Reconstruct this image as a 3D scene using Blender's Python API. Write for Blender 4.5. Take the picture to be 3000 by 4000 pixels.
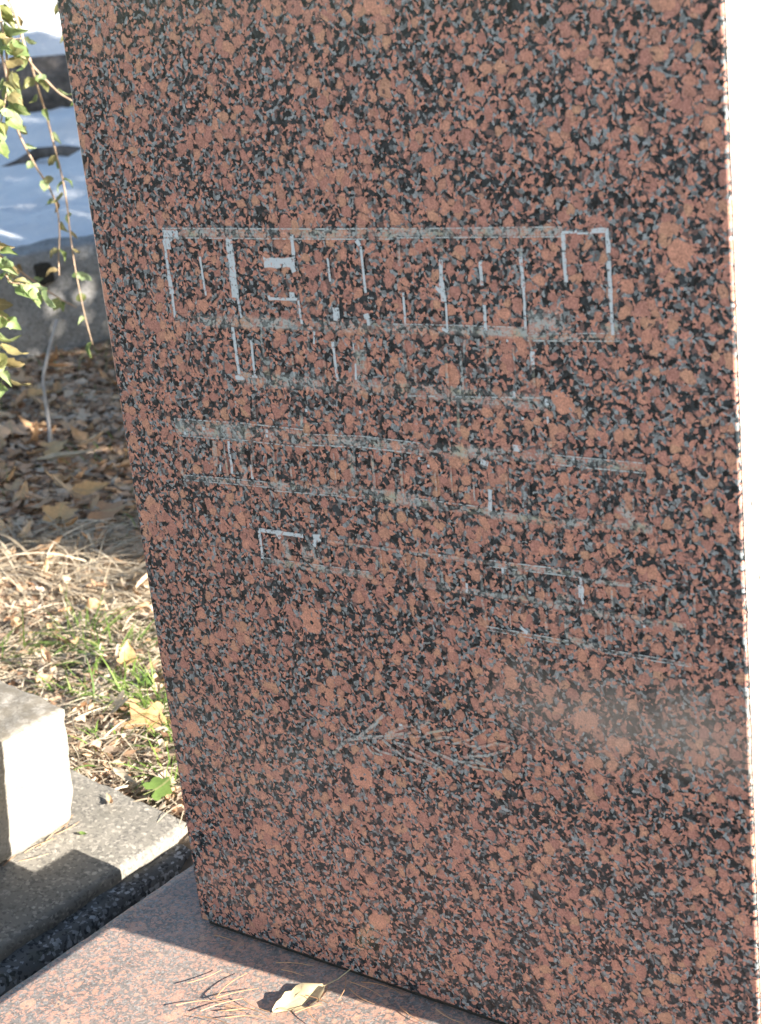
import bpy, bmesh, math, random
from mathutils import Vector, Matrix, noise as mnoise
R = math.radians
random.seed(11)
for o in list(bpy.data.objects): bpy.data.objects.remove(o)
scene = bpy.context.scene
COL = scene.collection

# ---------------- camera ----------------
cd = bpy.data.cameras.new('camera'); cam = bpy.data.objects.new('camera', cd); COL.objects.link(cam)
right = Vector((0.80122583, 0.58953453, -0.10240217)); up = Vector((-0.09914697, 0.29957411, 0.94890739)); view = Vector((-0.59009071, 0.75013625, -0.29847708))
m = Matrix((right, up, -view)).transposed().to_4x4(); m.translation = (1.03755989, -0.95085587, 0.84752225)
cam.matrix_world = m
cd.sensor_fit = 'VERTICAL'; cd.sensor_height = 36; cd.sensor_width = 27; cd.lens = 54.95
cd.clip_start = 0.05; cd.clip_end = 400
cd.dof.use_dof = True; cd.dof.focus_distance = 1.5; cd.dof.aperture_fstop = 12
scene.camera = cam

# ---------------- light ----------------
SUN_EL, SUN_AZ = R(17.0), R(4.0)          # azimuth from +x towards +y
S = Vector((math.cos(SUN_EL)*math.cos(SUN_AZ), math.cos(SUN_EL)*math.sin(SUN_AZ), math.sin(SUN_EL)))
w = bpy.data.worlds.new('World'); scene.world = w; w.use_nodes = True
nt = w.node_tree; nt.nodes.clear()
sky = nt.nodes.new('ShaderNodeTexSky'); sky.sky_type = 'NISHITA'; sky.sun_disc = False
sky.sun_elevation = SUN_EL; sky.sun_rotation = R(90) - SUN_AZ
bg = nt.nodes.new('ShaderNodeBackground'); bg.inputs['Strength'].default_value = 0.066
wo = nt.nodes.new('ShaderNodeOutputWorld')
nt.links.new(sky.outputs[0], bg.inputs[0]); nt.links.new(bg.outputs[0], wo.inputs[0])
sl = bpy.data.lights.new('sun', 'SUN'); sl.energy = 5.0; sl.angle = R(0.53); sl.color = (1.0, 0.93, 0.84)
so = bpy.data.objects.new('sun', sl); COL.objects.link(so); so.rotation_euler = (-S).to_track_quat('-Z', 'Y').to_euler(); so.location = (6, 0.5, 4)
vs = scene.view_settings; vs.view_transform = 'Standard'; vs.look = 'None'; vs.gamma = 1.0; vs.exposure = 2.0; vs.use_curve_mapping = False

cy = scene.cycles; cy.max_bounces = 6; cy.diffuse_bounces = 3; cy.glossy_bounces = 2; cy.transmission_bounces = 3; cy.transparent_max_bounces = 4

# ---------------- helpers ----------------
def mesh(name, verts, faces, mat=None, uvs=None, smooth=False):
    me = bpy.data.meshes.new(name); me.from_pydata(verts, [], faces); 
    if uvs:
        l = me.uv_layers.new(name='UVMap'); k = 0
        for p in me.polygons:
            for li in p.loop_indices: l.data[li].uv = uvs[me.loops[li].vertex_index]
    if smooth: me.polygons.foreach_set('use_smooth', [True]*len(me.polygons))
    if mat: me.materials.append(mat)
    me.update(); return me
def link(name, me, parent=None):
    o = bpy.data.objects.new(name, me); COL.objects.link(o)
    if parent: o.parent = parent
    return o
def tag(o, label=None, cat=None, group=None, kind=None):
    if label: o['label'] = label
    if cat: o['category'] = cat
    if group: o['group'] = group
    if kind: o['kind'] = kind
    return o
def empty(name, loc=(0,0,0), rz=0):
    o = bpy.data.objects.new(name, None); COL.objects.link(o); o.location = loc; o.rotation_euler = (0,0,rz); o.empty_display_size = .05; return o
def fbm(x, y, z=0.0, o=4):
    return mnoise.fractal(Vector((x, y, z)), 1.0, 2.0, o)

def worn_box(name, x0, x1, y0, y1, z0, z1, mat, seg=0.012, rnd=0.004, rough=0.0012, seed=0, wear=0.0):
    """a box with rounded, slightly chipped edges; dense enough to be uneven"""
    bm = bmesh.new()
    nx = max(1, int((x1-x0)/seg)); ny = max(1, int((y1-y0)/seg)); nz = max(1, int((z1-z0)/seg))
    vmap = {}
    def V(i, j, k):
        if (i, j, k) not in vmap:
            fx, fy, fz = i/nx, j/ny, k/nz
            # pull the outermost rows close to the edge
            vmap[(i, j, k)] = bm.verts.new((x0+(x1-x0)*fx, y0+(y1-y0)*fy, z0+(z1-z0)*fz))
        return vmap[(i, j, k)]
    for i in range(nx):
        for j in range(ny):
            for k, fl in ((0, 1), (nz, 0)):
                q = [V(i,j,k), V(i+1,j,k), V(i+1,j+1,k), V(i,j+1,k)]; bm.faces.new(q[::-1] if fl else q)
    for i in range(nx):
        for k in range(nz):
            for j, fl in ((0, 0), (ny, 1)):
                q = [V(i,j,k), V(i+1,j,k), V(i+1,j,k+1), V(i,j,k+1)]; bm.faces.new(q[::-1] if fl else q)
    for j in range(ny):
        for k in range(nz):
            for i, fl in ((0, 1), (nx, 0)):
                q = [V(i,j,k), V(i,j+1,k), V(i,j+1,k+1), V(i,j,k+1)]; bm.faces.new(q[::-1] if fl else q)
    lo = Vector((x0,y0,z0)); hi = Vector((x1,y1,z1))
    for v in bm.verts:
        p = v.co.copy()
        n1 = fbm(p.x*14+seed, p.y*14, p.z*14)
        r = rnd*(1.0+wear*max(-.6, n1))
        q = Vector([min(max(p[a], lo[a]+r), hi[a]-r) for a in range(3)])
        d = p-q
        if d.length > 1e-9: v.co = q + d.normalized()*r
        n2 = fbm(p.x*45+seed, p.y*45+3, p.z*45, 3)
        out = d.normalized() if d.length > 1e-9 else Vector((0,0,0))
        v.co += out*n2*rough
    me = bpy.data.meshes.new(name); bm.to_mesh(me); bm.free(); me.materials.append(mat)
    me.polygons.foreach_set('use_smooth', [True]*len(me.polygons)); return me

# ---------------- material helpers ----------------
class NT:
    def __init__(s, name):
        s.m = bpy.data.materials.new(name); s.m.use_nodes = True; s.t = s.m.node_tree; s.t.nodes.clear()
        s.out = s.t.nodes.new('ShaderNodeOutputMaterial'); s.b = s.t.nodes.new('ShaderNodeBsdfPrincipled'); s.t.links.new(s.b.outputs[0], s.out.inputs[0])
    def n(s, typ, **kw):
        nd = s.t.nodes.new('ShaderNode'+typ)
        for k, v in kw.items(): setattr(nd, k, v)
        return nd
    def l(s, a, b): s.t.links.new(a, b)
    def val(s, sock, v):
        if hasattr(v, 'links') or hasattr(v, 'is_linked'): s.l(v, sock)
        else: sock.default_value = v
    def math(s, op, a, b=0.0, c=None, clamp=False):
        nd = s.n('Math', operation=op, use_clamp=clamp); s.val(nd.inputs[0], a); s.val(nd.inputs[1], b)
        if c is not None: s.val(nd.inputs[2], c)
        return nd.outputs[0]
    def mix(s, f, a, b, blend='MIX'):
        nd = s.n('MixRGB', blend_type=blend); s.val(nd.inputs[0], f)
        for i, c in ((1, a), (2, b)):
            if isinstance(c, tuple): nd.inputs[i].default_value = (*c, 1) if len(c) == 3 else c
            else: s.l(c, nd.inputs[i])
        return nd.outputs[0]
    def noise(s, vec, scale, detail=3, rough=.55, col=False, dist=0):
        nd = s.n('TexNoise'); s.l(vec, nd.inputs['Vector']); nd.inputs['Scale'].default_value = scale; nd.inputs['Detail'].default_value = detail; nd.inputs['Roughness'].default_value = rough; nd.inputs['Distortion'].default_value = dist
        return nd.outputs['Color' if col else 'Fac']
    def vor(s, vec, scale, feat='F1'):
        nd = s.n('TexVoronoi', feature=feat); s.l(vec, nd.inputs['Vector']); nd.inputs['Scale'].default_value = scale
        return nd.outputs
    def ss(s, v, a, b):
        nd = s.n('MapRange', interpolation_type='SMOOTHSTEP'); s.val(nd.inputs[0], v); s.val(nd.inputs[1], a); s.val(nd.inputs[2], b); return nd.outputs[0]
    def sep(s, c): 
        nd = s.n('SeparateColor'); s.l(c, nd.inputs[0]); return nd.outputs
    def vadd(s, a, b, k):
        sc = s.n('VectorMath', operation='MULTIPLY_ADD'); s.l(b, sc.inputs[0]); sc.inputs[1].default_value = (k,)*3; s.l(a, sc.inputs[2]); return sc.outputs[0]
    def bump(s, h, strength, dist, normal=None):
        nd = s.n('Bump'); nd.inputs['Strength'].default_value = strength; nd.inputs['Distance'].default_value = dist; s.l(h, nd.inputs['Height'])
        if normal: s.l(normal, nd.inputs['Normal'])
        return nd.outputs[0]
    def coord(s, which='Object'): return s.n('TexCoord').outputs[which]

def granite_color(k, co, s=1.0, dark_amt=0.0, pa=(.57,.28,.20), pb=(.42,.205,.165), dk=(.011,.014,.016), gr=(.31,.345,.355), oval=1.0):
    def centred(n):
        c = k.n('VectorMath', operation='SUBTRACT'); k.l(n, c.inputs[0]); c.inputs[1].default_value = (.5,.5,.5); return c.outputs[0]
    p = k.vadd(k.vadd(co, centred(k.noise(co, 260*s, 1, .6, True)), .0036/s), centred(k.noise(co, 75*s, 1, .5, True)), .010/s)
    VL = k.vor(p, 30*s); vl = k.sep(VL['Color'])
    VM = k.vor(p, 90*s); vm = k.sep(VM['Color'])
    VF = k.vor(p, 370*s); vf = k.sep(VF['Color'])
    rl = k.math('MULTIPLY', k.math('GREATER_THAN', vl[0], .88), k.math('MULTIPLY_ADD', vl[1], .20, .15))
    big = k.math('SUBTRACT', 1.0, k.ss(k.math('SUBTRACT', VL['Distance'], rl), -.02, .02))
    core = k.math('MULTIPLY', k.math('GREATER_THAN', vl[2], .45), k.math('LESS_THAN', VL['Distance'], .075))
    rm = k.math('MULTIPLY_ADD', vm[0], .30*oval, .22*oval)
    cl = k.noise(co, 20*s, 2, .6); cn = k.math('SUBTRACT', cl, .5)
    rm = k.math('ADD', rm, k.math('MULTIPLY', cn, .75))
    dm = k.math('SUBTRACT', VM['Distance'], rm)
    med = k.math('SUBTRACT', 1.0, k.ss(dm, -.03, .03)); rim = k.ss(dm, -.14, .0)
    t = k.math('ADD', vf[0], k.math('MULTIPLY', k.math('SUBTRACT', cn, dark_amt), .5))
    isdark = k.math('LESS_THAN', t, .40); isplum = k.math('LESS_THAN', t, .52); isgrey = k.math('LESS_THAN', t, .73)
    pc = tuple(x*y for x, y in zip(pa, (.92, 1.08, .98))); pl_ = tuple(x*y for x, y in zip(pa, (.27, .36, .46)))
    tone = k.noise(co, 150*s, 1, .6)
    pink = k.mix(vm[1], k.mix(vm[2], pa, pc), pb); pinkf = k.mix(vf[1], pb, pa); pinkl = k.mix(vl[1], pc, pa)
    pink = k.mix(k.math('MULTIPLY', rim, .38), pink, pl_)
    greyc = k.mix(vf[1], gr, tuple(c*.40 for c in gr)); darkc = k.mix(vf[2], dk, tuple(c*4 for c in dk))
    mcol = k.mix(isdark, k.mix(isplum, k.mix(isgrey, pinkf, greyc), pl_), darkc)
    fleck = k.math('GREATER_THAN', vf[2], .05)
    col = k.mix(med, mcol, k.mix(fleck, pl_, pink))
    col = k.mix(big, col, k.mix(core, k.mix(fleck, greyc, pinkl), darkc))
    fine = k.noise(co, 600*s, 1, .7)
    g = k.n('HueSaturation'); k.l(col, g.inputs['Color']); k.l(k.math('MULTIPLY', k.math('MULTIPLY_ADD', fine, 1.4, .30), k.math('MULTIPLY_ADD', tone, .7, .65)), g.inputs['Value'])
    return g.outputs['Color'], t

def painted_haze(k, co, col):
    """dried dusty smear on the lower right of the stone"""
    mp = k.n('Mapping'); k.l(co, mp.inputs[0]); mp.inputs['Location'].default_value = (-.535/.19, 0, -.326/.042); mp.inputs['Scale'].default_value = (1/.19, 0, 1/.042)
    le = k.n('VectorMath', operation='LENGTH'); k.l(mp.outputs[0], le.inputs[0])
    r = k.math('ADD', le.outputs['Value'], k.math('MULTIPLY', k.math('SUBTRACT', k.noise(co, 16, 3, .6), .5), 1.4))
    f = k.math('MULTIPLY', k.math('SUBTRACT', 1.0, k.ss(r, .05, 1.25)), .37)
    return k.mix(f, col, (.56,.475,.40))  # pale tint painted in to imitate a soft reflection on the polish
def m_granite_polished():
    k = NT('polished_red_granite'); co = k.coord()
    col, t = granite_color(k, co)
    k.l(painted_haze(k, co, col), k.b.inputs['Base Color'])
    dust = k.noise(co, 5, 4)
    k.l(k.math('MULTIPLY_ADD', dust, .14, .07), k.b.inputs['Roughness']); k.b.inputs['Specular IOR Level'].default_value = .38
    k.l(k.bump(t, .06, .0004), k.b.inputs['Normal'])
    return k.m
def m_granite_mark(name, colr, cover, along, lo, hi):
    k = NT(name); co = k.coord(); uv = k.coord('UV')
    col, t = granite_color(k, co)
    sx = k.n('SeparateXYZ'); k.l(uv, sx.inputs[0])
    edge = k.math('SUBTRACT', 1.0, k.math('ABSOLUTE', k.math('MULTIPLY_ADD', sx.outputs[1], 2.0, -1.0)))
    if along:
        mp = k.n('Mapping'); k.l(co, mp.inputs[0]); mp.inputs['Scale'].default_value = (45, 45, 900)
        n1 = k.noise(mp.outputs[0], 1.0, 4, .65)
        n2 = k.noise(co, 420, 2, .7)
        nn = k.math('ADD', k.math('MULTIPLY', n1, .35), k.math('MULTIPLY', n2, .65))
        low = k.noise(co, 22, 2); nn = k.math('ADD', nn, k.math('MULTIPLY', k.math('SUBTRACT', low, .5), .5))
        e = k.ss(edge, 0.0, .55)
    else:
        nn = k.noise(co, 330, 3, .7); e = k.ss(edge, 0.0, .25)
    f = k.math('MULTIPLY', k.ss(nn, lo, hi), e, clamp=True); f = k.math('MULTIPLY', f, cover)
    if along: f = k.math('MULTIPLY', f, k.math('MULTIPLY_ADD', k.ss(t, .30, .55), .6, .4))
    tint = k.noise(co, 45, 2)
    cc = k.mix(k.ss(tint, .5, .68), colr, tuple(a*b for a, b in zip(colr, (1.0,.92,.70) if along else (.92,.92,.92))))
    k.l(k.mix(f, col, cc), k.b.inputs['Base Color'])
    k.l(k.math('MULTIPLY_ADD', f, .5, .34), k.b.inputs['Roughness'])
    k.l(k.bump(nn, .25, .0006), k.b.inputs['Normal'])
    return k.m
def m_granite_plinth():
    k = NT('weathered_granite'); co = k.coord()
    col, t = granite_color(k, co, 1.2, -.06, (.56,.27,.18), (.42,.20,.14), (.03,.032,.033), (.26,.265,.26), .9)
    d = k.noise(co, 9, 4, .65); d2 = k.noise(co, 300, 2, .7)
    f = k.math('MULTIPLY_ADD', k.math('ADD', d, d2), .62, -.29, clamp=True)
    k.l(k.mix(f, col, (.54,.455,.39)), k.b.inputs['Base Color'])
    k.b.inputs['Roughness'].default_value = .6; k.b.inputs['Specular IOR Level'].default_value = .3
    k.l(k.bump(d2, .35, .0012), k.b.inputs['Normal'])
    return k.m
def m_pale_side():
    k = NT('pale_sawn_side'); co = k.coord()
    n = k.noise(co, 60, 4, .6)
    base = k.mix(n, (.40,.37,.335), (.58,.55,.51))
    v = k.vor(k.vadd(co, k.noise(co, 200, 2, .5, True), .006), 80); vc = k.sep(v['Color'])
    sp = k.math('MULTIPLY', k.math('GREATER_THAN', vc[0], .62), k.math('SUBTRACT', 1.0, k.ss(v['Distance'], .22, .42)))
    k.l(k.mix(k.math('MULTIPLY', sp, .98), base, (.06,.058,.055)), k.b.inputs['Base Color'])
    k.b.inputs['Roughness'].default_value = .85
    k.l(k.bump(k.noise(co, 240, 3), .3, .001), k.b.inputs['Normal'])
    return k.m
def m_concrete(name, a, b, chip_l, chip_d, stain, sc=1.0, moss=0.0, topdirt=0.0, chip=1.0):
    k = NT(name); co = k.coord()
    w = k.noise(co, 170*sc, 2, .5, True); p = k.vadd(co, w, .006/sc)
    n = k.noise(co, 7, 5, .65); base = k.mix(k.ss(n, .3, .7), a, b)
    v = k.vor(p, 150*sc); vc = k.sep(v['Color'])
    v2 = k.vor(p, 320*sc); vc2 = k.sep(v2['Color'])
    big = k.math('MULTIPLY', k.math('GREATER_THAN', vc[0], .80), k.math('LESS_THAN', v['Distance'], .36))
    dk = k.math('GREATER_THAN', vc2[0], .76); li = k.math('GREATER_THAN', vc2[1], .84)
    c = k.mix(k.math('MULTIPLY', dk, .75*chip), base, chip_d); c = k.mix(k.math('MULTIPLY', li, .6*chip), c, chip_l); c = k.mix(k.math('MULTIPLY', big, .85*chip), c, chip_l)
    st = k.noise(co, 16, 5, .7); c = k.mix(k.math('MULTIPLY', k.ss(st, .48, .72), .7), c, stain)
    if moss: c = k.mix(k.math('MULTIPLY', k.ss(k.noise(co, 30, 4, .7), .55, .72), moss), c, (.07,.08,.035))
    if topdirt:
        g = k.n('NewGeometry'); sx = k.n('SeparateXYZ'); k.l(g.outputs['True Normal'], sx.inputs[0])
        k1 = k.math('MULTIPLY', k.ss(sx.outputs[2], .75, .97), k.ss(k.noise(co, 55, 5, .75), .30, .60))
        c = k.mix(k.math('MULTIPLY', k1, topdirt), c, (.135,.118,.09))
    k.l(c, k.b.inputs['Base Color']); k.b.inputs['Roughness'].default_value = .9
    k.l(k.bump(k.noise(co, 260, 4, .7), .5, .0016, k.bump(vc2[1], .25, .0008)), k.b.inputs['Normal'])
    return k.m
def m_island(name, cols, rough=.8, trans=0.0, var=.35):
    """colour picked per mesh island (litter, blades)"""
    k = NT(name); g = k.n('NewGeometry'); r = k.n('ValToRGB'); k.l(g.outputs['Random Per Island'], r.inputs[0])
    cr = r.color_ramp
    while len(cr.elements) < len(cols): cr.elements.new(.5)
    for i, c in enumerate(cols): cr.elements[i].position = i/(len(cols)-1); cr.elements[i].color = (*c, 1)
    co = k.coord(); nn = k.noise(co, 90, 3)
    h = k.n('HueSaturation'); k.l(r.outputs[0], h.inputs['Color']); k.l(k.math('MULTIPLY_ADD', nn, var*2, 1-var), h.inputs['Value'])
    finish_leaf(k, h.outputs[0], rough, trans); return k.m
def finish_leaf(k, col, rough, trans):
    k.l(col, k.b.inputs['Base Color']); k.b.inputs['Roughness'].default_value = rough
    if trans:
        t = k.n('BsdfTranslucent'); k.l(col, t.inputs[0]); mx = k.n('MixShader'); mx.inputs[0].default_value = trans
        k.l(k.b.outputs[0], mx.inputs[1]); k.l(t.outputs[0], mx.inputs[2]); k.l(mx.outputs[0], k.out.inputs[0])
def m_object(name, cols, rough=.7, trans=0.0, vein=True):
    """colour picked per object (single leaves)"""
    k = NT(name); g = k.n('ObjectInfo'); r = k.n('ValToRGB'); k.l(g.outputs['Random'], r.inputs[0])
    cr = r.color_ramp
    while len(cr.elements) < len(cols): cr.elements.new(.5)
    for i, c in enumerate(cols): cr.elements[i].position = i/(len(cols)-1); cr.elements[i].color = (*c, 1)
    co = k.coord(); nn = k.noise(co, 120, 4, .6)
    c = r.outputs[0]
    if vein:
        uv = k.n('SeparateXYZ'); k.l(k.coord('UV'), uv.inputs[0])
        mid = k.math('SUBTRACT', 1.0, k.ss(k.math('ABSOLUTE', k.math('SUBTRACT', uv.outputs[1], .5)), .01, .06))
        c = k.mix(k.math('MULTIPLY', mid, .45), c, (.5,.42,.22))
    h = k.n('HueSaturation'); k.l(c, h.inputs['Color']); k.l(k.math('MULTIPLY_ADD', nn, .9, .55), h.inputs['Value'])
    finish_leaf(k, h.outputs[0], rough, trans); return k.m
def m_plain(name, a, b, sc=20, rough=.85, bump=0.3, bd=.004):
    k = NT(name); co = k.coord(); n = k.noise(co, sc, 5, .65)
    k.l(k.mix(k.ss(n, .3, .7), a, b), k.b.inputs['Base Color']); k.b.inputs['Roughness'].default_value = rough
    k.l(k.bump(k.noise(co, sc*4, 4, .6), bump, bd), k.b.inputs['Normal']); return k.m
STROKES = [
('b',7.9,[(86.0,694.6),(95.8,694.8),(103.7,694.5)]),
('b',9.6,[(88.1,693.1),(92.1,687.5)]),
('b',5.1,[(90.7,690.6),(90.4,682.6)]),
('b',3.1,[(86.4,690.7),(86.2,659.5)]),
('b',4.9,[(86.2,659.5),(86.7,644.4)]),
('b',2.8,[(86.7,644.4),(86.1,623.8)]),
('b',2.3,[(124.9,676.5),(125.8,643.8)]),
('b',7.4,[(160.1,692.2),(158.9,642.5)]),
('b',2.6,[(161.2,643.2),(162.7,625.8)]),
('b',3.3,[(227.6,694.2),(227.0,673.8)]),
('b',8.1,[(194.7,671.8),(227.2,671.9)]),
('b',4.6,[(223.7,669.1),(225.5,664.2)]),
('b',2.4,[(196.2,642.4),(225.6,642.4)]),
('b',2.8,[(195.5,645.0),(196.5,641.4)]),
('b',5.8,[(220.4,648.0),(220.4,643.3)]),
('b',2.5,[(226.3,642.0),(227.1,622.3)]),
('b',2.1,[(261.4,675.7),(261.4,657.2)]),
('b',2.4,[(295.2,684.8),(295.2,663.9),(295.3,648.8)]),
('b',3.7,[(291.6,689.9),(294.8,685.4)]),
('b',6.5,[(264.0,636.6),(263.4,626.0)]),
('b',6.0,[(293.1,632.3),(294.3,628.3)]),
('b',2.9,[(294.7,628.3),(295.1,623.1)]),
('b',3.3,[(151.4,617.6),(151.7,575.0)]),
('b',4.5,[(146.9,574.0),(157.4,574.6)]),
('b',2.6,[(170.1,607.7),(169.1,575.8)]),
('b',2.0,[(165.9,576.0),(171.9,576.0)]),
('b',2.0,[(239.3,616.7),(237.4,606.4)]),
('b',2.7,[(256.9,608.9),(257.3,576.6)]),
('b',1.9,[(277.5,591.9),(276.5,578.7)]),
('b',1.3,[(277.5,607.9),(277.3,603.1)]),
('b',2.1,[(331.4,649.6),(330.4,623.9)]),
('b',3.4,[(368.8,674.9),(367.6,657.9)]),
('b',4.8,[(367.6,657.9),(368.7,643.6)]),
('b',1.9,[(370.0,643.6),(369.1,621.3)]),
('b',2.7,[(361.5,654.5),(366.1,650.7)]),
('b',2.8,[(403.7,673.5),(403.5,656.2)]),
('b',2.8,[(404.1,641.6),(403.4,622.4)]),
('b',3.1,[(438.5,677.3),(439.0,654.6)]),
('b',2.2,[(439.0,654.6),(438.1,624.0)]),
('b',3.3,[(474.8,694.3),(474.5,682.0)]),
('b',3.1,[(474.3,680.5),(474.5,659.3)]),
('b',2.1,[(473.7,694.3),(486.0,694.8)]),
('b',1.4,[(485.9,693.7),(497.5,693.7)]),
('b',3.4,[(497.0,695.2),(510.7,695.5)]),
('b',3.3,[(509.5,694.1),(509.7,680.0)]),
('b',3.3,[(509.5,674.5),(509.2,647.4)]),
('b',2.6,[(509.2,647.4),(509.3,622.6)]),
('b',2.7,[(364.4,622.9),(369.5,620.7)]),
('b',1.9,[(420.8,615.5),(422.5,615.5)]),
('b',3.9,[(442.4,608.4),(441.7,598.4)]),
('b',2.3,[(423.9,577.3),(423.5,573.1)]),
('b',2.9,[(128.7,517.1),(128.3,487.6)]),
('b',2.0,[(115.1,494.4),(114.2,486.3)]),
('b',2.9,[(152.0,497.6),(151.2,484.7)]),
('b',3.6,[(150.0,438.6),(200.5,438.6)]),
('b',2.9,[(150.8,438.4),(150.5,411.9)]),
('b',3.0,[(170.2,438.0),(174.1,433.1)]),
('b',6.9,[(211.4,437.8),(219.8,438.4)]),
('b',4.1,[(213.3,436.0),(210.8,430.8)]),
('b',3.2,[(76.5,520.3),(79.5,520.2)]),
('b',3.2,[(99.9,526.1),(102.8,526.1)]),
('b',3.0,[(173.3,529.3),(176.0,529.2)]),
('b',3.0,[(172.6,525.1),(175.3,525.1)]),
('b',2.8,[(248.9,534.6),(251.4,534.5)]),
('b',2.8,[(219.5,550.3),(222.1,550.2)]),
('b',2.7,[(275.9,552.5),(278.3,552.4)]),
('b',2.4,[(365.4,418.0),(364.5,409.8)]),
('b',2.3,[(400.4,435.7),(400.5,429.8)]),
('b',2.0,[(469.9,436.3),(469.8,430.1)]),
('b',4.6,[(469.0,430.3),(469.0,420.0)]),
('b',2.0,[(469.1,421.4),(470.7,415.3)]),
('b',3.0,[(412.1,387.7),(418.7,383.5)]),
('b',3.4,[(395.0,498.7),(393.8,481.4)]),
('b',4.4,[(389.0,520.6),(395.3,518.3)]),
('b',5.1,[(418.9,533.8),(425.6,533.3)]),
('b',2.9,[(450.8,573.3),(451.9,568.6)]),
('b',2.0,[(451.2,559.9),(451.5,554.6)]),
('b',2.4,[(329.7,518.1),(332.1,518.0)]),
('b',2.4,[(338.1,512.6),(340.4,512.5)]),
('b',2.2,[(428.5,557.1),(430.7,557.0)]),
('b',2.1,[(497.2,506.6),(499.2,506.6)]),
('b',2.1,[(469.4,529.3),(471.5,529.2)]),
('b',2.3,[(422.5,418.1),(424.8,418.1)]),
('b',2.1,[(519.8,405.0),(521.9,405.0)]),
('b',2.5,[(340.2,438.1),(342.7,438.1)]),
('f',7.9,[(85.8,696.3),(174.2,695.3),(250.8,694.4),(329.2,694.2)]),
('f',6.8,[(329.4,694.6),(398.2,694.6),(474.3,694.8)]),
('f',10.5,[(85.6,621.2),(177.7,622.1),(255.0,621.6),(320.2,621.9)]),
('f',7.7,[(318.9,621.1),(377.6,621.8),(439.2,621.9)]),
('f',18.6,[(440.6,630.5),(475.9,632.0)]),
('f',5.5,[(438.9,618.9),(478.0,619.9),(514.4,621.2)]),
('f',9.3,[(499.6,625.4),(513.6,626.9)]),
('f',1.3,[(289.9,618.6),(319.8,618.6)]),
('f',1.3,[(308.7,618.6),(357.1,617.9)]),
('f',12.9,[(149.2,573.4),(303.0,574.1),(453.9,569.1)]),
('f',9.7,[(182.5,593.3),(182.3,572.1)]),
('f',13.2,[(282.0,603.3),(281.2,576.0)]),
('f',3.1,[(371.3,691.8),(369.6,676.0)]),
('f',2.7,[(439.8,691.4),(438.6,677.8)]),
('f',2.6,[(403.8,615.8),(401.6,574.3)]),
('f',3.5,[(326.0,616.5),(326.7,581.8)]),
('f',1.9,[(383.5,615.1),(380.9,597.0)]),
('f',3.0,[(441.7,598.1),(441.3,577.7)]),
('f',2.5,[(331.8,691.9),(329.8,669.8)]),
('f',2.5,[(345.3,610.3),(343.4,600.0)]),
('f',2.0,[(440.0,617.0),(442.0,609.0)]),
('f',3.7,[(299.7,692.1),(299.3,684.3)]),
('f',2.8,[(233.6,619.5),(230.1,601.3)]),
('f',2.2,[(182.4,616.7),(181.5,604.4)]),
('f',15.3,[(66.8,525.2),(147.3,526.7),(215.4,525.6)]),
('f',9.2,[(215.3,524.9),(276.9,527.6),(333.8,526.2)]),
('f',10.5,[(321.9,525.2),(388.9,527.2),(451.6,528.8)]),
('f',7.3,[(451.5,527.2),(528.7,527.0)]),
('f',4.7,[(67.2,478.8),(121.2,480.2),(174.6,481.4)]),
('f',8.8,[(174.5,480.9),(225.5,482.3),(274.2,484.1)]),
('f',11.3,[(266.4,484.9),(328.6,481.9)]),
('f',7.1,[(316.6,480.8),(393.9,479.7)]),
('f',6.9,[(393.8,478.2),(462.7,477.7)]),
('f',7.7,[(462.9,479.5),(531.7,482.0)]),
('f',5.5,[(111.3,515.8),(109.8,492.6)]),
('f',7.5,[(142.3,518.1),(141.5,482.7)]),
('f',3.9,[(157.1,522.7),(154.2,500.5)]),
('f',3.1,[(207.9,509.0),(207.3,488.7)]),
('f',2.3,[(226.8,502.6),(223.8,487.6)]),
('f',2.4,[(198.5,529.7),(195.5,516.1)]),
('f',3.8,[(70.4,514.9),(66.8,481.7)]),
('f',3.8,[(164.9,558.3),(162.1,540.0)]),
('f',3.7,[(214.7,548.0),(213.5,534.8)]),
('f',3.8,[(335.0,568.0),(334.4,550.0)]),
('f',7.1,[(262.7,516.1),(262.8,491.2)]),
('f',3.2,[(171.5,504.7),(170.5,493.6)]),
('f',17.5,[(197.1,422.2),(216.9,423.9)]),
('f',7.1,[(178.0,432.6),(181.3,414.6)]),
('f',2.4,[(223.8,437.2),(274.3,437.0),(321.1,437.3)]),
('f',6.2,[(150.5,409.8),(215.0,410.8),(271.0,411.8)]),
('f',2.9,[(277.6,431.3),(275.6,416.2)]),
('f',3.6,[(311.3,437.3),(388.2,437.8)]),
('f',5.0,[(388.2,437.5),(470.4,439.0)]),
('f',3.7,[(472.4,434.7),(533.4,436.2)]),
('f',5.5,[(308.1,410.5),(426.3,411.7)]),
('f',6.5,[(426.2,411.3),(487.9,409.4),(554.6,408.9)]),
('f',3.2,[(327.8,435.5),(326.0,419.8)]),
('f',2.4,[(378.4,406.0),(380.7,382.2)]),
('f',3.1,[(381.1,381.9),(455.3,381.2)]),
('f',7.2,[(452.4,384.1),(486.0,380.8)]),
('f',2.8,[(485.9,379.6),(557.4,380.1)]),
('f',2.3,[(553.0,405.9),(552.6,382.8)]),
('f',2.5,[(455.5,403.9),(453.6,378.7)]),
('f',2.7,[(452.1,543.8),(451.0,530.1)]),
('f',2.4,[(327.0,567.3),(385.2,569.8),(449.2,572.6)]),
('f',3.1,[(333.0,567.9),(331.1,545.0)]),
('f',2.6,[(372.6,566.0),(370.7,543.5)]),
('f',2.5,[(415.1,517.4),(411.9,483.3)]),
('f',9.5,[(447.2,417.2),(459.7,418.2)]),
('f',9.8,[(412.3,435.0),(415.0,428.8)]),
('f',7.5,[(489.0,447.0),(493.0,440.5)]),
('f',2.0,[(528.9,529.9),(527.0,517.9)]),
('f',8.8,[(505.5,497.0),(516.3,486.0)]),
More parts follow.
